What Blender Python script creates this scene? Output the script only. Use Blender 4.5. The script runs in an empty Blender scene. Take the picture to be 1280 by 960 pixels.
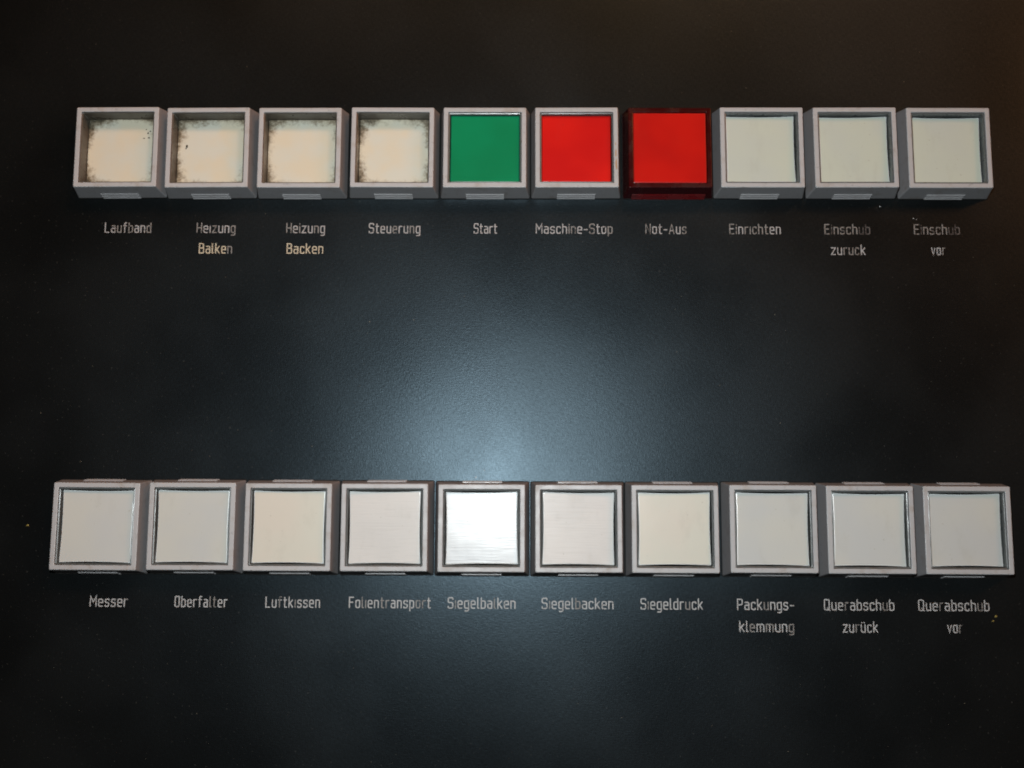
import bpy, math, random
from mathutils import Vector, Matrix
random.seed(7)
MM = 0.001
S = bpy.context.scene
COL = S.collection

# ------------------------------------------------------------------ camera
cam_d = bpy.data.cameras.new('camera'); cam = bpy.data.objects.new('camera', cam_d); COL.objects.link(cam)
cam.location = (-2.353*MM, -51.274*MM, 282.730*MM)
cam.rotation_euler = (0.13766, 0.00767, 0.00450)
cam_d.sensor_width = 36; cam_d.lens = 38.9555
cam_d.clip_start = 0.005; cam_d.clip_end = 50
S.camera = cam
S.render.resolution_x = 1024; S.render.resolution_y = 768

# ------------------------------------------------------------------ world: the dim room around the machine
W = bpy.data.worlds.new('World'); S.world = W; W.use_nodes = True
bg = W.node_tree.nodes['Background']
bg.inputs['Color'].default_value = (1.0, 0.80, 0.62, 1); bg.inputs['Strength'].default_value = 0.010

# ------------------------------------------------------------------ lamps
def aim(o, p):
    o.rotation_euler = (Vector(p) - o.location).to_track_quat('-Z', 'Y').to_euler()
def lamp(name, kind, loc, target, power, color, **kw):
    d = bpy.data.lights.new(name, kind); o = bpy.data.objects.new(name, d); COL.objects.link(o)
    o.location = loc; d.energy = power; d.color = color
    for k, v in kw.items(): setattr(d, k, v)
    aim(o, target); return o
# the phone's flash, beside its lens
lamp('camera_flash', 'SPOT', (-11*MM, -19*MM, 282*MM), (0*MM, -4*MM, 0), 2.65, (0.925, 0.99, 1.0),
     spot_size=math.radians(125), spot_blend=1.0, shadow_soft_size=0.0035)
# warm bulb up and to the right, cone narrowed to the left part, in place of a shadow over the right
lamp('warm_bulb', 'SPOT', (0.38, 0.62, 0.74), (-0.082, 0.062, 0), 18.0, (1.0, 0.50, 0.28),
     spot_size=math.radians(16.5), spot_blend=1.0, shadow_soft_size=0.11)
# warm lit things of the room over the top edge of the panel
lamp('room_glow', 'AREA', (0.15, 0.66, 0.74), (0.0, 0.0, 0), 0.65, (1.0, 0.46, 0.16), shape='RECTANGLE', size=0.07, size_y=0.20)
lamp('room_glow_left', 'AREA', (-0.20, 0.66, 0.74), (0.0, 0.0, 0), 0.40, (1.0, 0.46, 0.2), shape='RECTANGLE', size=0.08, size_y=0.25)
lamp('room_glow_side', 'AREA', (0.74, 0.46, 0.64), (0.1, 0.0, 0), 2.1, (1.0, 0.36, 0.12), shape='RECTANGLE', size=0.07, size_y=0.3)

S.view_settings.view_transform = 'Standard'; S.view_settings.look = 'None'
S.view_settings.exposure = 0; S.view_settings.gamma = 1
S.render.engine = 'CYCLES'
S.cycles.filter_width = 1.9
S.render.film_transparent = False

# ------------------------------------------------------------------ node helpers
class NT:
    def __init__(s, name):
        s.m = bpy.data.materials.new(name); s.m.use_nodes = True
        s.t = s.m.node_tree; s.b = s.t.nodes['Principled BSDF']
        s.tc = s.n('ShaderNodeTexCoord'); s.oi = None
    def n(s, k, **kw):
        x = s.t.nodes.new(k)
        for a, v in kw.items(): setattr(x, a, v)
        return x
    def l(s, a, b): s.t.links.new(a, b)
    def map(s, scale=(1, 1, 1), rnd=False):
        mp = s.n('ShaderNodeMapping'); mp.inputs['Scale'].default_value = scale
        s.l(s.tc.outputs['Object'], mp.inputs['Vector'])
        if rnd:
            if not s.oi: s.oi = s.n('ShaderNodeObjectInfo')
            v = s.n('ShaderNodeVectorMath', operation='SCALE'); v.inputs[0].default_value = (37, 19, 53)
            s.l(s.oi.outputs['Random'], v.inputs['Scale'])
            a = s.n('ShaderNodeVectorMath', operation='ADD')
            s.l(mp.outputs[0], a.inputs[0]); s.l(v.outputs[0], a.inputs[1]); return a.outputs[0]
        return mp.outputs[0]
    def noise(s, vec, scale=1, detail=4, rough=.5):
        x = s.n('ShaderNodeTexNoise'); x.inputs['Scale'].default_value = scale
        x.inputs['Detail'].default_value = detail; x.inputs['Roughness'].default_value = rough
        s.l(vec, x.inputs['Vector']); return x.outputs['Fac']
    def ramp(s, fac, a, b, lo=0., hi=1.):
        x = s.n('ShaderNodeMapRange'); x.interpolation_type = 'SMOOTHSTEP'
        s.l(fac, x.inputs['Value'])
        for i, v in zip(('From Min', 'From Max', 'To Min', 'To Max'), (a, b, lo, hi)): x.inputs[i].default_value = v
        return x.outputs['Result']
    def math(s, op, a, b=None):
        x = s.n('ShaderNodeMath', operation=op)
        for i, v in enumerate((a, b)):
            if v is None: continue
            if isinstance(v, (int, float)): x.inputs[i].default_value = v
            else: s.l(v, x.inputs[i])
        return x.outputs[0]
    def mix(s, fac, a, b):
        x = s.n('ShaderNodeMix', data_type='RGBA')
        if isinstance(fac, (int, float)): x.inputs[0].default_value = fac
        else: s.l(fac, x.inputs[0])
        for i, v in ((6, a), (7, b)):
            if isinstance(v, tuple): x.inputs[i].default_value = (*v, 1)
            else: s.l(v, x.inputs[i])
        return x.outputs[2]
    def bump(s, h, strength, dist, prev=None):
        x = s.n('ShaderNodeBump'); x.inputs['Strength'].default_value = strength; x.inputs['Distance'].default_value = dist
        s.l(h, x.inputs['Height'])
        if prev: s.l(prev, x.inputs['Normal'])
        return x.outputs['Normal']
    def color(s, c):
        if isinstance(c, tuple): s.b.inputs['Base Color'].default_value = (*c, 1)
        else: s.l(c, s.b.inputs['Base Color'])
    def rough(s, r):
        if isinstance(r, (int, float)): s.b.inputs['Roughness'].default_value = r
        else: s.l(r, s.b.inputs['Roughness'])
    def normal(s, n): s.l(n, s.b.inputs['Normal'])

# black satin panel lacquer with a fine woven grain
def mat_panel():
    k = NT('panel_black_lacquer')
    big = k.noise(k.map((1, 1, 1)), 22, 3)
    spk = k.noise(k.map((1, 1, 1)), 1500, 2)
    col = k.mix(k.ramp(big, .35, .68), (0.0034, 0.0035, 0.0033), (0.0056, 0.0057, 0.0053))
    k.color(k.mix(k.ramp(spk, .66, .78, 0, .5), col, (0.05, 0.05, 0.045)))
    gh = k.noise(k.map((900, 4200, 1)), 1, 2)
    gv = k.noise(k.map((4200, 900, 1)), 1, 2)
    mid = k.noise(k.map((1, 1, 1)), 2400, 3)
    h = k.math('ADD', k.math('ADD', gh, gv), k.math('MULTIPLY', mid, .6))
    wipe = k.noise(k.map((26, 9, 1)), 1, 4, .6)
    k.normal(k.bump(h, .30, .00005))
    k.rough(k.math('ADD', k.math('MULTIPLY', k.math('SUBTRACT', wipe, .5), .07), k.ramp(big, .32, .68, .300, .360)))
    k.l(k.ramp(k.math('ADD', k.math('MULTIPLY', gh, .5), k.math('MULTIPLY', gv, .5)), .33, .67, .29, .43), k.b.inputs['Specular IOR Level'])
    k.b.inputs['Specular Tint'].default_value = (.60, .83, 1.0, 1)
    return k.m
# light grey moulded plastic of the housings
def mat_housing(name, base, dirt, rough=.42):
    k = NT(name)
    n1 = k.noise(k.map((1, 1, 1), True), 240, 5, .6)
    n2 = k.noise(k.map((1, 1, 1), True), 900, 3)
    c = k.mix(k.ramp(n1, .52, .78, 0, .6), base, dirt)
    k.color(k.mix(k.ramp(n2, .60, .76, 0, .5), c, tuple(x*.6 for x in base)))
    k.normal(k.bump(k.noise(k.map((1, 1, 1), True), 2200, 2), .25, .00004))
    k.rough(k.ramp(n1, .3, .7, rough-.05, rough+.1))
    return k.m
# milky lens plates, horizontally scuffed
def mat_lens(name, a, b, rough=.25, scuff=.02, spec=.35, dark=(.35, .35, .3)):
    k = NT(name)
    n1 = k.noise(k.map((1, 1, 1), True), 60, 2)
    st = k.noise(k.map((160, 2600, 1), True), 1, 3)
    dot = k.noise(k.map((1, 1, 1), True), 1300, 1)
    c = k.mix(k.ramp(n1, .35, .65), a, b)
    sm = k.noise(k.map((1, .45, 1), True), 210, 5, .65)
    c = k.mix(k.ramp(sm, .52, .74, 0, .16), c, dark)
    c = k.mix(k.ramp(k.oi.outputs['Random'], 0, 1, 0, .10), c, dark)
    c = k.mix(k.ramp(st, .60, .80, 0, .012+scuff*.10), c, dark)
    k.color(k.mix(k.ramp(dot, .74, .80, 0, .5), c, dark))
    nb = k.bump(k.noise(k.map((1, 1, 1), True), 110, 2), .22, .0003)
    k.normal(k.bump(st, scuff, .00004, nb))
    k.rough(k.ramp(st, .35, .75, rough, rough+.01+.1*scuff))
    k.b.inputs['Specular IOR Level'].default_value = spec
    return k.m
# bare legend plates of the four buttons whose cap has gone: corroded from the edges inwards
def mat_legend():
    k = NT('yellowed_plate_with_corroded_edges')
    sx = k.n('ShaderNodeSeparateXYZ'); k.l(k.tc.outputs['Object'], sx.inputs[0])
    ax = k.math('ABSOLUTE', k.math('SUBTRACT', sx.outputs['X'], .0003)); ay = k.math('ABSOLUTE', k.math('ADD', sx.outputs['Y'], .0002))
    d = k.math('MAXIMUM', ax, ay)
    corner = k.math('MULTIPLY', k.math('ADD', ax, ay), .22)
    e = k.math('MULTIPLY', k.math('ADD', k.math('MULTIPLY', d, .80), corner), 1000)      # in mm
    n = k.noise(k.map((1, 1, 1), True), 800, 6, .80)
    n2 = k.noise(k.map((1, 1, 1), True), 130, 3, .5)
    f = k.math('ADD', e, k.math('ADD', k.math('MULTIPLY', k.math('SUBTRACT', n, .5), 7.0), k.math('MULTIPLY', k.math('SUBTRACT', n2, .5), 4.0)))
    stain = k.ramp(f, 8.2, 11.0)
    black = k.ramp(f, 9.7, 11.9)
    base = k.mix(k.ramp(n2, .35, .7), (.60, .57, .45), (.57, .59, .52))
    c = k.mix(stain, base, (.22, .18, .12))
    k.color(k.mix(k.math('MULTIPLY', black, .85), c, (.034, .034, .024)))
    k.rough(.38)
    k.normal(k.bump(n, .2, .0001))
    return k.m
def plain(name, c, rough, spec=.5, grain=0):
    k = NT(name); k.color(c); k.rough(rough); k.b.inputs['Specular IOR Level'].default_value = spec
    if grain: k.normal(k.bump(k.noise(k.map((1, 1, 1), True), 900, 3), grain, .00006))
    return k.m
# engraved and paint-filled lettering; the paint has partly fallen out
def mat_paint(name, c, loss):
    k = NT(name)
    n = k.noise(k.map((1, 1, 1)), 1500, 3, .6)
    n2 = k.noise(k.map((1, 1, 1)), 420, 2)
    f = k.math('ADD', k.math('MULTIPLY', n, .6), k.math('MULTIPLY', n2, .4))
    k.color(k.mix(k.ramp(f, loss-.05, loss+.07), tuple(x*.10 for x in c), c))
    k.rough(.6); return k.m

M = dict(
    panel=mat_panel(),
    housing=mat_housing('grey_plastic_shaded_flank', (.235, .235, .245), (.15, .13, .11)),  # shade of the flanks put into the colour, darker than the rim
    rim=mat_housing('grey_plastic_lit_rim', (.385, .40, .415), (.27, .23, .19)),  # same plastic as the flanks, lightened as the lit copy
    red_housing=mat_housing('dark_red_plastic', (.034, .0012, .0018), (.020, .003, .003), .20),
    grip=mat_housing('grip_plastic', (.29, .29, .30), (.2, .19, .18), .35),
    red_grip=mat_housing('red_grip_plastic', (.095, .002, .003), (.04, .004, .004), .25),
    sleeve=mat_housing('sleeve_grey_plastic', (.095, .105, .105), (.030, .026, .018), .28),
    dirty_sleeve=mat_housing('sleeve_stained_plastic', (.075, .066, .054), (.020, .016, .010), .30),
    tray=plain('tray_dark_plastic', (.10, .10, .10), .5, grain=.3),
    cream=mat_lens('milky_green_white_lens', (.52, .575, .495), (.50, .555, .505)),
    grey=mat_lens('milky_grey_lens', (.495, .53, .53), (.525, .55, .52)),
    warm=mat_lens('milky_cream_lens', (.60, .585, .52), (.58, .595, .53)),
    white=mat_lens('scuffed_white_lens', (.63, .64, .63), (.60, .615, .61), .27, .7, .34),
    shiny=mat_lens('glossy_white_lens', (.50, .55, .58), (.47, .53, .57), .25, .32, .26),
    green=mat_lens('green_lens', (.000, .215, .085), (.000, .185, .070), .3, .1, .18, (.02, .22, .1)),
    red=mat_lens('red_lens', (.62, .010, .006), (.52, .006, .005), .3, .1, .15, (.45, .02, .02)),
    red2=mat_lens('red_stop_lens', (.50, .007, .004), (.42, .005, .004), .3, .1, .15, (.45, .04, .02)),
    edge=plain('polished_edge_with_glint', (.66, .69, .69), .22, .8, grain=.5),  # polished, and paler than the lens: edge glints put into the colour
    red_edge=plain('red_lens_edge', (.35, .008, .006), .3, .3), green_edge=plain('green_lens_edge', (.002, .12, .06), .3, .3),
    stain=plain('black_spot', (.03, .03, .02), .6), tan_stain=plain('tan_stain', (.34, .22, .13), .6),
    shade_strip=plain('shade_strip_black', (.006, .006, .006), .7, .2),  # flat black for the shade at the foot of the housings
    legend=mat_legend(),
    paint=mat_paint('caption_paint', (.31, .32, .33), .40),
    cream_paint=mat_paint('caption_paint_cream', (.44, .40, .30), .35),
    bright_paint=mat_paint('caption_paint_white', (.36, .38, .39), .39),
    dull_paint=mat_paint('caption_paint_dull', (.19, .19, .185), .43),
    faint_paint=mat_paint('caption_paint_faint', (.085, .085, .085), .47),
    dust=plain('pale_dust', (.22, .20, .15), .8),
    chip=plain('yellow_paint_chip', (.30, .24, .06), .7),
    flake=plain('grey_flake', (.50, .52, .52), .5),
)

# ------------------------------------------------------------------ mesh helpers
def mesh(name, verts, faces, mats, midx=None, smooth=False):
    me = bpy.data.meshes.new(name); me.from_pydata([tuple(c*MM for c in v) for v in verts], [], faces)
    for m in mats: me.materials.append(m)
    if midx:
        for p, i in zip(me.polygons, midx): p.material_index = i
    if smooth:
        for p in me.polygons: p.use_smooth = True
    me.update(); return me
def add(name, me, parent=None, loc=(0, 0, 0), rot=(0, 0, 0)):
    o = bpy.data.objects.new(name, me); COL.objects.link(o)
    o.location = tuple(c*MM for c in loc); o.rotation_euler = rot
    if parent: o.parent = parent
    return o
def ring(h, z, r=.25, cs=3, side=0, bow=0.):
    """rounded square loop of half width h; bow pulls the middle of each side inwards"""
    pts = []
    for q in range(4):
        cx, cy = [(1, 1), (-1, 1), (-1, -1), (1, -1)][q]
        for j in range(cs+1):
            a = math.pi/2*(q + j/cs)
            pts.append((cx*(h-r) + r*math.cos(a), cy*(h-r) + r*math.sin(a), z))
        nx, ny = [(-1, 1), (-1, -1), (1, -1), (1, 1)][q]
        for s in range(1, side+1):
            t = s/(side+1); w = bow*(1-(2*t-1)**2)
            if q == 0: pts.append(((h-r)*(1-2*t), h-w, z))
            if q == 1: pts.append((-h+w, (h-r)*(1-2*t), z))
            if q == 2: pts.append((-(h-r)*(1-2*t), -h+w, z))
            if q == 3: pts.append((h-w, -(h-r)*(1-2*t), z))
    return pts
def loft(name, rings, mats, cap0=True, cap1=True, smooth=False, loop=False):
    n = len(rings[0]); v = [p for r in rings for p in r]; f = []
    pairs = [(i, i+1) for i in range(len(rings)-1)] + ([(len(rings)-1, 0)] if loop else [])
    for a, b in pairs:
        for j in range(n):
            k = (j+1) % n; f.append((a*n+j, a*n+k, b*n+k, b*n+j))
    if cap0: f.append(tuple(reversed(range(n))))
    if cap1: f.append(tuple((len(rings)-1)*n+j for j in range(n)))
    me = mesh(name, v, f, mats, smooth=smooth)
    return me

HB, HT, H = 11.76, 10.74, 6.607           # housing: half widths at base and top, height
def wall(z): return HB + (HT-HB)*z/H
def housing_mesh(m, rim):
    R = [ring(HB, 0, .35), ring(wall(6.42), 6.42, .32), ring(HT-.06, 6.56, .30), ring(HT-.17, H, .28),
         ring(9.68, H, .2), ring(9.58, 6.56, .2), ring(9.54, 6.44, .2), ring(9.50, .4, .2), ring(9.5, 0, .2)]
    me = loft('housing', R, [m, rim], False, False, loop=True)
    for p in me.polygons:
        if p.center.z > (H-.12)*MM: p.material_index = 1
    return me
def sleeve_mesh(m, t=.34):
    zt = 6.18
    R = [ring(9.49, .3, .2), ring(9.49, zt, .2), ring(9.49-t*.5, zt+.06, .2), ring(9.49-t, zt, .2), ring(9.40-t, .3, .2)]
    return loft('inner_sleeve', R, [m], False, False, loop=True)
def lens_mesh(m, half, bow, thick=1.6, rb=.32):
    R = [ring(half, -thick, .25, 3, 9, bow)]
    for i in range(5):
        a = math.pi/2*i/4
        R.append(ring(half-rb*(1-math.cos(a)), -rb+rb*math.sin(a), .25, 3, 9, bow*(1-.1*i)))
    me = loft('lens', R, [m, M['red_edge' if m.name.startswith('red') else 'green_edge' if m.name.startswith('green') else 'edge']], True, True)
    for p in me.polygons:
        if len(p.vertices) == 4: p.use_smooth = True; p.material_index = 1
    return me
def grip_mesh(m, hx=5.0):
    """three moulded ribs on a thin pad, on the -y flank of the housing"""
    v, f = [], []
    def prism(x, prof):
        b = len(v); n = len(prof)
        for sx in (-x, x): v.extend((sx, y, z) for y, z in prof)
        for j in range(n):
            k = (j+1) % n; f.append((b+j, b+n+j, b+n+k, b+k))
        f.append(tuple(b+j for j in range(n))); f.append(tuple(b+n+j for j in reversed(range(n))))
    prism(hx, [(-wall(.15)-.06, .15), (-wall(2.75)-.06, 2.75), (-wall(2.75)+.3, 2.75), (-wall(.15)+.3, .15)])
    for z0, z1 in ((.05, .62), (1.02, 1.60), (2.02, 2.62)):
        w = wall((z0+z1)/2)
        prism(hx-.04, [(-w-.18, z0+.02), (-w-.26, z0+.12), (-w-.25, z1-.12), (-w-.14, z1), (-w-.02, z1), (-w-.02, z0+.02)])
    return mesh('latch_grip', v, f, [m])
def rot180(me, name):
    n = me.copy(); n.transform(Matrix.Rotation(math.pi, 4, 'Z')); n.name = name; return n

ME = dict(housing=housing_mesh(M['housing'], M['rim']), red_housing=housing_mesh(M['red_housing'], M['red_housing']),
          sleeve=sleeve_mesh(M['sleeve']), dirty_sleeve=sleeve_mesh(M['dirty_sleeve'], .22), red_sleeve=sleeve_mesh(M['red_housing']),
          grip=grip_mesh(M['grip']), red_grip=grip_mesh(M['red_grip'], 9.6),
          tray=loft('tray', [ring(9.45, .3), ring(9.45, 1.0)], [M['tray']]))
ME['grip_top'] = rot180(ME['grip'], 'latch_grip_far'); ME['red_grip_top'] = rot180(ME['red_grip'], 'latch_grip_far')
for k in ('cream', 'grey', 'warm', 'white', 'shiny'): ME['lens_'+k] = lens_mesh(M[k], 9.02, .24)
for k in ('green', 'red'): ME['lens_'+k] = lens_mesh(M[k], 9.10, .03)
ME['lens_red2'] = lens_mesh(M['red2'], 9.50, .0)
ME['shade_strip'] = loft('shade_strip', [ring(11.94, 0, .5), ring(11.94, .22, .5), ring(11.86, .30, .5), ring(11.5, .30, .5), ring(11.5, 0, .5)], [M['shade_strip']], False, False, loop=True)  # dark strip added to draw the shade around each housing base
ME['legend'] = loft('legend_plate', [ring(9.12, -.5), ring(9.12, -.06), ring(9.05, 0)], [M['legend']])

# ------------------------------------------------------------------ the panel and its captions (setting)
def sheet():
    v, f = [], []
    x, y, t = 300, 260, 3
    v = [(-x, -y, -t), (x, -y, -t), (x, y, -t), (-x, y, -t), (-x, -y, 0), (x, -y, 0), (x, y, 0), (-x, y, 0)]
    f = [(3, 2, 1, 0), (4, 5, 6, 7), (0, 1, 5, 4), (1, 2, 6, 5), (2, 3, 7, 6), (3, 0, 4, 7)]
    return mesh('panel', v, f, [M['panel']])
panel = add('control_panel', sheet())
panel['kind'] = 'structure'; panel['label'] = 'black satin control panel plate carrying two rows of push buttons'

# single-stroke engraver's alphabet, cap height 1
A = {
 'L': (.36, ["0,1 0,0! .36,0"]), 'H': (.40, ["0,1 0,0", ".4,1 .4,0", "0,.5 .4,.5"]),
 'B': (.40, ["0,0! 0,1! .37,1 .37,.53 0,.53", ".2,.53 .4,.53 .4,0 0,0!"]),
 'S': (.40, [".4,.84 .4,1 0,1 0,.53 .4,.53 .4,0 0,0 0,.16"]),
 'M': (.50, ["0,0 0,1! .25,.42! .5,1! .5,0"]), 'N': (.42, ["0,0 0,1! .42,0! .42,1"]),
 'A': (.44, ["0,0 .22,1! .44,0", ".07,.3 .37,.3"]), 'E': (.36, [".36,1 0,1! 0,0! .36,0", "0,.52 .3,.52"]),
 'F': (.36, [".36,1 0,1! 0,0", "0,.52 .3,.52"]), 'O': (.40, [".2,1 .4,1 .4,0 0,0 0,1 .2,1"]),
 'Q': (.42, [".2,1 .4,1 .4,0 0,0 0,1 .2,1", ".24,.2 .46,-.04"]), 'P': (.40, ["0,0 0,1! .4,1 .4,.46 0,.46"]),
 'a': (.34, [".03,.70 .34,.70 .34,0", ".34,.42 0,.42 0,0 .34,0!"]), 'b': (.34, ["0,1 0,0! .34,0 .34,.7 0,.7!"]),
 'c': (.31, [".31,.58 .31,.7 0,.7 0,0 .31,0 .31,.12"]), 'd': (.34, [".34,1 .34,0! 0,0 0,.7 .34,.7!"]),
 'e': (.34, [".31,0 0,0 0,.7 .34,.7 .34,.36! 0,.36"]), 'f': (.26, [".26,1 .09,1 .09,0", "0,.7 .24,.7"]),
 'g': (.34, [".34,0! 0,0 0,.7 .34,.7! .34,-.28 .04,-.28"]), 'h': (.34, ["0,1 0,0", "0,.7! .34,.7 .34,0"]),
 'i': (.0, ["0,.7 0,0", "0,.9 0,.95"]), '1': (.0, ["0,.7 0,0"]), 'k': (.34, ["0,1 0,0", ".32,.7 .0,.28!", ".11,.39 .34,0"]),
 'l': (.08, ["0,1 0,0 .1,0"]), 'm': (.54, ["0,0 0,.7! .54,.7 .54,0", ".27,.7 .27,0"]),
 'n': (.34, ["0,0 0,.7! .34,.7 .34,0"]), 'o': (.34, [".17,.7 .34,.7 .34,0 0,0 0,.7 .17,.7"]),
 'p': (.34, ["0,-.28 0,.7! .34,.7 .34,0 0,0!"]), 'r': (.24, ["0,0 0,.7", "0,.5 .04,.7 .26,.7"]),
 's': (.32, [".31,.60 .31,.7 0,.7 0,.36 .32,.36 .32,0 0,0 0,.10"]), 't': (.24, [".08,.95 .08,0 .25,0", "0,.7 .24,.7"]),
 'u': (.34, ["0,.7 0,0 .34,0!", ".34,.7 .34,0"]), 'v': (.34, ["0,.7 .17,0! .34,.7"]),
 'z': (.34, ["0,.7 .34,.7! 0,0! .34,0"]), '-': (.28, ["0,.40 .28,.40"]),
}
A['U'] = (.34, A['u'][1] + [".07,.9 .07,.94", ".27,.9 .27,.94"])    # u with dots
def path(s):
    P = []
    for tok in s.split():
        sharp = tok.endswith('!'); x, y = tok.rstrip('!').split(','); P.append((Vector((float(x), float(y))), sharp))
    out = [P[0][0]]
    for i in range(1, len(P)-1):
        p, sharp = P[i]
        a, b = P[i-1][0], P[i+1][0]
        if sharp: out.append(p); continue
        r = min(.15, (a-p).length*.5, (b-p).length*.5)
        pa, pb = p+(a-p).normalized()*r, p+(b-p).normalized()*r
        for j in range(5):
            t = j/4; out.append(pa*(1-t)**2 + p*2*t*(1-t) + pb*t*t)
    out.append(P[-1][0])
    res = [out[0]]
    for q in out[1:]:
        if (q-res[-1]).length > 1e-4: res.append(q)
    return res
CAP = 2.52      # cap height between stroke centres, mm
def caption_mesh(text, width, sw, worn, main, weak):
    """text engraved as round-ended strokes; '~' marks the next letter as having lost most of its paint"""
    v, f, mi = [], [], []
    glyphs, wk = [], False
    for ch in text:
        if ch == '~': wk = True; continue
        glyphs.append((ch, wk)); wk = False
    nat = sum(A[c][0] for c, _ in glyphs); n = len(glyphs)
    sx = 1.0
    gap = ((width-sw)/CAP - nat)/max(1, n-1)
    if gap > .26 or gap < .15:
        g = .26 if gap > .26 else .15
        sx = ((width-sw)/CAP - g*(n-1))/nat; gap = g
    x = sw/2
    zt = .030
    for ch, wk in glyphs:
        w, strokes = A[ch]
        for s in strokes:
            P = [Vector((x + q.x*CAP*sx, q.y*CAP + sw/2)) for q in path(s)]
            z = zt + random.uniform(-.006, .006)
            i = 1 if wk or random.random() < worn else 0
            # ribbon with mitred joints
            L, Rr = [], []
            for k, q in enumerate(P):
                d0 = (q-P[k-1]).normalized() if k else None
                d1 = (P[k+1]-q).normalized() if k < len(P)-1 else None
                if d0 is None: d0 = d1
                if d1 is None: d1 = d0
                t = (d0+d1); t = t.normalized() if t.length > .1 else d0
                nrm = Vector((-t.y, t.x)); c = max(.45, nrm.dot(Vector((-d0.y, d0.x))))
                hw = sw/2*random.uniform(.9, 1.08)
                L.append(q+nrm*hw/c); Rr.append(q-nrm*hw/c)
            b = len(v); m = len(P)
            for a_, b_ in zip(L, Rr): v.append((a_.x, a_.y, z)); v.append((b_.x, b_.y, z))
            for k in range(m-1):
                f.append((b+2*k, b+2*k+1, b+2*k+3, b+2*k+2)); mi.append(i)
            for end, other in ((P[0], P[1]), (P[-1], P[-2])):      # round caps
                d = (end-other).normalized(); a0 = math.atan2(d.y, d.x)
                bb = len(v)
                for k in range(7):
                    a1 = a0-math.pi/2+math.pi*k/6
                    v.append((end.x+sw/2*math.cos(a1), end.y+sw/2*math.sin(a1), z+.0015))
                f.append(tuple(range(bb, bb+7))); mi.append(i)
        x += w*CAP*sx + gap*CAP
    return mesh('caption', v, f, [main, weak], mi)
r1, r1b, r2, r2b = 27.72, 22.18, -69.0, -74.4
CAPS = [  # text, left, right, baseline, wear, paint, paint of the worn letters, word
 ("La~uf~ban~d", -112.18, -99.89, r1, .10, 'paint', 'dull_paint', 'Laufband'),
 ("~He1zun~g", -87.92, -77.65, r1, .12, 'paint', 'dull_paint', 'Heizung'),
 ("Balke~n", -87.09, -78.34, r1b, 0, 'cream_paint', 'dull_paint', 'Balken'),
 ("~Heizu~ng", -64.28, -54.06, r1, .10, 'paint', 'dull_paint', 'Heizung'),
 ("Backen", -64.01, -54.37, r1b, 0, 'cream_paint', 'dull_paint', 'Backen'),
 ("Steu~eru~ng", -42.54, -28.97, r1, .05, 'paint', 'dull_paint', 'Steuerung'),
 ("Start", -14.96, -8.79, r1, .05, 'paint', 'dull_paint', 'Start'),
 ("Masch~i~ne-~Stop", 1.36, 21.51, r1, .05, 'paint', 'dull_paint', 'Maschine-Stop'),
 ("~Not-Au~s", 30.1, 40.88, r1, .15, 'paint', 'dull_paint', 'Not-Aus'),
 ("Ein~r~1~c~h~ten", 52.1, 65.56, r1, .20, 'paint', 'dull_paint', 'Einrichten'),
 ("E~insch~u~b", 76.98, 88.96, r1, .25, 'dull_paint', 'faint_paint', 'Einschub'),
 ("zu~r~u~ck", 78.52, 87.51, r1b, .0, 'paint', 'dull_paint', 'zurück'),
 ("E~insch~u~b", 100.38, 112.37, r1, .35, 'dull_paint', 'faint_paint', 'Einschub'),
 ("vo~r", 104.59, 108.38, r1b, .0, 'paint', 'dull_paint', 'vor'),
 ("Messer", -110.64, -101.06, r2, .03, 'bright_paint', 'dull_paint', 'Messer'),
 ("Oberfa~l~ter", -89.25, -75.96, r2, .05, 'bright_paint', 'dull_paint', 'Oberfalter'),
 ("Luftk~1ssen", -66.38, -52.63, r2, .03, 'bright_paint', 'dull_paint', 'Luftkissen'),
 ("Fo~l~1en~t~ransp~o~rt", -45.39, -24.8, r2, .05, 'bright_paint', 'dull_paint', 'Folientransport'),
 ("S~1egelba~lken", -20.59, -3.56, r2, .05, 'bright_paint', 'dull_paint', 'Siegelbalken'),
 ("S~1egel~backen", 2.97, 20.98, r2, .05, 'bright_paint', 'dull_paint', 'Siegelbacken'),
 ("S~1egeldr~uck", 27.72, 43.35, r2, .04, 'bright_paint', 'dull_paint', 'Siegeldruck'),
 ("Pack~ungs-", 51.88, 66.12, r2, .04, 'bright_paint', 'dull_paint', 'Packungs-'),
 ("kl~emmun~g", 52.31, 65.96, r2b, .04, 'bright_paint', 'dull_paint', 'klemmung'),
 ("Que~rabsch~ub", 73.56, 91.13, r2, .04, 'bright_paint', 'dull_paint', 'Querabschub'),
 ("zu~rUck", 78.07, 86.86, r2b, .02, 'bright_paint', 'dull_paint', 'zurück'),
 ("Que~rabsch~ub", 97.09, 114.8, r2, .04, 'bright_paint', 'dull_paint', 'Querabschub'),
 ("vo~r", 104.04, 107.85, r2b, .0, 'bright_paint', 'dull_paint', 'vor'),
]
for text, x0, x1, yb, worn, a, b, word in CAPS:
    o = add('caption', caption_mesh(text, x1-x0, .29, worn, M[a], M[b]), panel, (x0, yb, 0))
    o['label'] = 'engraved white lettering reading ' + word

def blot(name, pts, m):
    v, f = [], []
    for x, y, a, b_ in pts:
        b = len(v)
        for k in range(10):
            t = 2*math.pi*k/10; q = random.uniform(.65, 1.15)
            v.append((x+a*q*math.cos(t), y+b_*q*math.sin(t), .012))
        f.append(tuple(range(b, b+10)))
    return mesh(name, v, f, [m])
# ------------------------------------------------------------------ the twenty push buttons
P = 24.0
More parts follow.
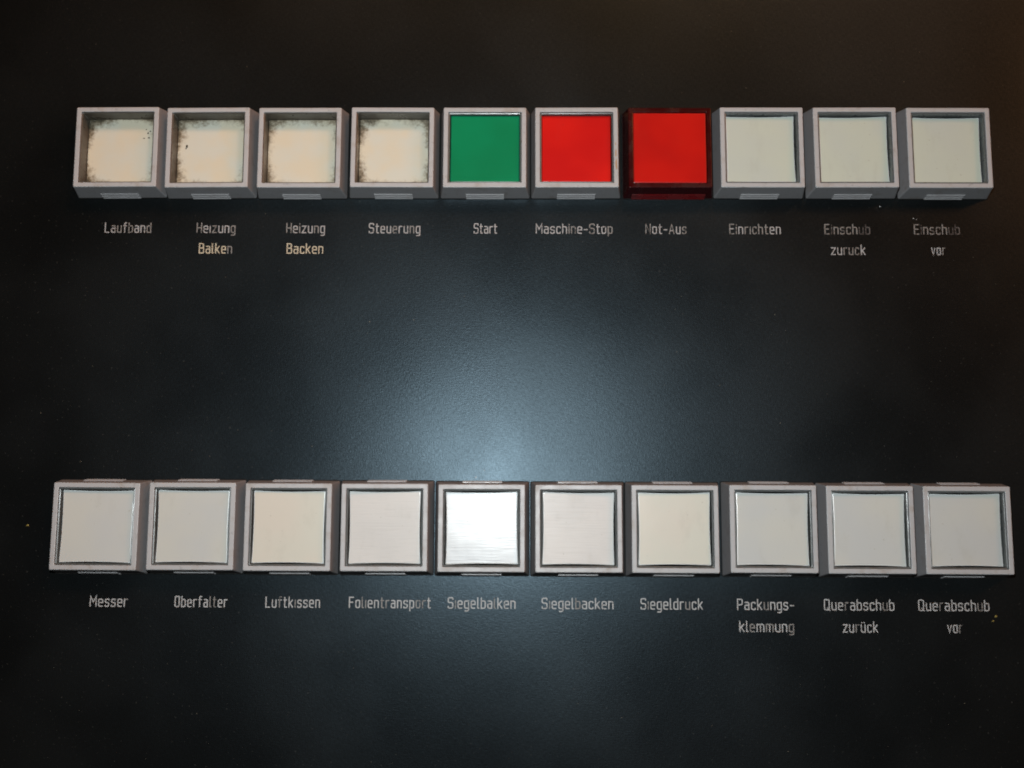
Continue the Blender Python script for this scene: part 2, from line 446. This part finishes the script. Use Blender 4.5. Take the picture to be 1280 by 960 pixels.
# column, row, lens, recess, tilt x, tilt y (deg), dx, dy, rot (deg), label
B = [
 (0, 0, 'legend', 4.5, 0, 0, 0.15, -.05, .35, 'open white button with stained pale plate above the lettering Laufband'),
 (1, 0, 'legend', 4.5, 0, 0, -.10, -.15, .35, 'open white button, dark-edged plate with a black spot, above Heizung Balken'),
 (2, 0, 'legend', 4.4, 0, 0, -.15, -.15, .2, 'open white button with yellowed plate above the lettering Heizung Backen'),
 (3, 0, 'legend', 4.3, 0, 0, 0, -.03, .0, 'open white button with yellowed plate, directly left of the green one'),
 (4, 0, 'green', 1.3, .2, 0, 0, -.03, .0, 'white-framed push button with green lens above the lettering Start'),
 (5, 0, 'red', 1.4, 0, 0, -.15, .03, .15, 'white-framed push button with red lens above the lettering Maschine-Stop'),
 (6, 0, 'red2', .30, 0, 0, .0, 0, 0, 'all-red push button with dark red housing above the lettering Not-Aus'),
 (7, 0, 'cream', 1.9, .5, .4, -.18, .12, 0, 'white-framed button with pale greenish lens, directly right of the all-red one'),
 (8, 0, 'cream', 2.1, .6, -.5, 0, .15, .1, 'white-framed button with pale greenish lens above the upper lettering Einschub zurück'),
 (9, 0, 'cream', 2.2, .4, .3, .15, .08, .1, 'rightmost button of the upper row, pale greenish lens above Einschub vor'),
 (0, 1, 'grey', 1.5, -.3, .6, .05, 0, -.2, 'leftmost button of the lower row, greyish lens above the lettering Messer'),
 (1, 1, 'grey', 1.5, .5, .3, .0, .12, .15, 'white-framed button with greyish lens above the lettering Oberfalter'),
 (2, 1, 'warm', 1.4, .3, .8, -.05, .03, 0, 'white-framed button with cream lens above the lettering Luftkissen'),
 (3, 1, 'white', 1.4, .5, -2.4, -.12, .05, .1, 'white-framed button with scuffed white lens above the lettering Folientransport'),
 (4, 1, 'shiny', 1.4, -1.3, .5, -.05, -.03, 0, 'button with brightly shining, overexposed lens above the lettering Siegelbalken'),
 (5, 1, 'white', 1.4, .2, 3.2, .0, -.05, 0, 'white-framed button with scuffed white lens above the lettering Siegelbacken'),
 (6, 1, 'warm', 1.4, .2, -1.0, -.15, -.05, 0, 'white-framed button with cream lens above the lettering Siegeldruck'),
 (7, 1, 'grey', 1.5, -.4, -.5, .10, .08, -.1, 'white-framed button with greyish lens above the lettering Packungsklemmung'),
 (8, 1, 'grey', 1.7, .3, .6, .05, 0, 0, 'white-framed button with greyish lens above the lower lettering Querabschub zurück'),
 (9, 1, 'grey', 1.8, .3, .4, -.05, -.03, 0, 'rightmost button of the lower row, greyish lens above Querabschub vor'),
]
for c, r, lens, rec, tx, ty, dx, dy, rz, label in B:
    e = bpy.data.objects.new('push_button', None); COL.objects.link(e)
    e.empty_display_size = .01
    e.location = (((c-4.5)*P+dx)*MM, ((48.96 if r == 0 else -48.96)+dy)*MM, .00002)
    e.rotation_euler = (0, 0, math.radians(rz+random.uniform(-.12, .12)))
    e['label'] = label; e['category'] = 'push button'; e['group'] = 'square push buttons in two rows'
    red = lens == 'red2'
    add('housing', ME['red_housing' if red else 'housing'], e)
    add('inner_sleeve', ME['red_sleeve' if red else ('dirty_sleeve' if lens == 'legend' else 'sleeve')], e)
    if lens == 'legend':
        add('legend_plate', ME['legend'], e, (0, 0, H-rec))
        if c == 1: add('spot', blot('spot', [(-6.7, 1.9, .30, .42), (-6.9, 1.3, .22, .25)], M['stain']), e, (0, 0, H-rec))
        if c == 0: add('spot', blot('spot', [(5.6, 3.9, .34, .16), (6.9, 4.0, .36, .2), (6.6, 5.3, .2, .3), (7.2, 5.8, .25, .2), (6.1, 6.3, .2, .15)], M['stain']), e, (0, 0, H-rec))
    else:
        add('tray', ME['tray'], e)
        add('lens', ME['lens_'+lens], e, (random.uniform(-.06, .06), random.uniform(-.06, .06), H-rec),
            (math.radians(tx), math.radians(ty), math.radians(0 if red else random.uniform(-.5, .5))))
    if lens == 'red': add('stain', blot('stain', [(10.15, -1.5, .22, 1.3), (10.2, -4.6, .3, 1.6), (10.1, .9, .15, .5)], M['tan_stain']), e, (0, 0, H))
    add('latch_grip', ME['red_grip' if red else 'grip'], e)
    add('shade_strip', ME['shade_strip'], e)
    add('latch_grip', ME['red_grip_top' if red else 'grip_top'], e)

# ------------------------------------------------------------------ dirt lying on the panel
def specks(name, pts, m, label, kind='stuff'):
    v, f = [], []
    for x, y, s in pts:
        b = len(v); n = 6; a0 = random.random()*6
        for k in range(n):
            a = a0+2*math.pi*k/n; rr = s*random.uniform(.5, 1.2)
            v.append((x+rr*math.cos(a), y+rr*.7*math.sin(a), .004))
        v.append((x, y, .004+s*.5))
        for k in range(n): f.append((b+k, b+(k+1) % n, b+n))
        f.append(tuple(b+k for k in reversed(range(n))))
    o = add(name, mesh(name, v, f, [m])); o['kind'] = kind; o['label'] = label
    return o
seen = [(-76.3, 73.8), (-117.4, 80.1), (-94, 81.1), (-69.9, 33), (-79.8, 15.9), (-30.3, 4.6), (-41.8, 4.1), (-55.8, -28.4), (66.1, 2.1),
        (99.6, 69.7), (57.5, 67.9), (121, 14.6), (-86.6, -29.6), (-115, -32.5), (-126, -20), (-82, -31), (45, -97), (12, -92), (64, -22)]
pts = [(x, y, random.uniform(.10, .17)) for x, y in seen]
for _ in range(170):
    x, y = random.uniform(-145, 135), random.uniform(-108, 95)
    if 36 < y < 62 or -62 < y < -36: continue
    pts.append((x, y, abs(random.gauss(.045, .025))+.02))
specks('dust', pts, M['dust'], 'fine pale dust specks scattered over the black panel')
fl = [(-13.8, -36.2, .30), (-11.7, -34.4, .16), (91.8, 35.3, .28), (100.4, 32.1, .22), (101.2, 31.8, .15)]
specks('grey_flakes', fl, M['flake'], 'pale flakes lying on the panel beside the buttons')
specks('yellow_chips', [(-127.5, -48.8, .42), (116.3, -70.2, .40), (115.6, -71.4, .34)], M['chip'], 'small yellow paint chips near the panel edges')
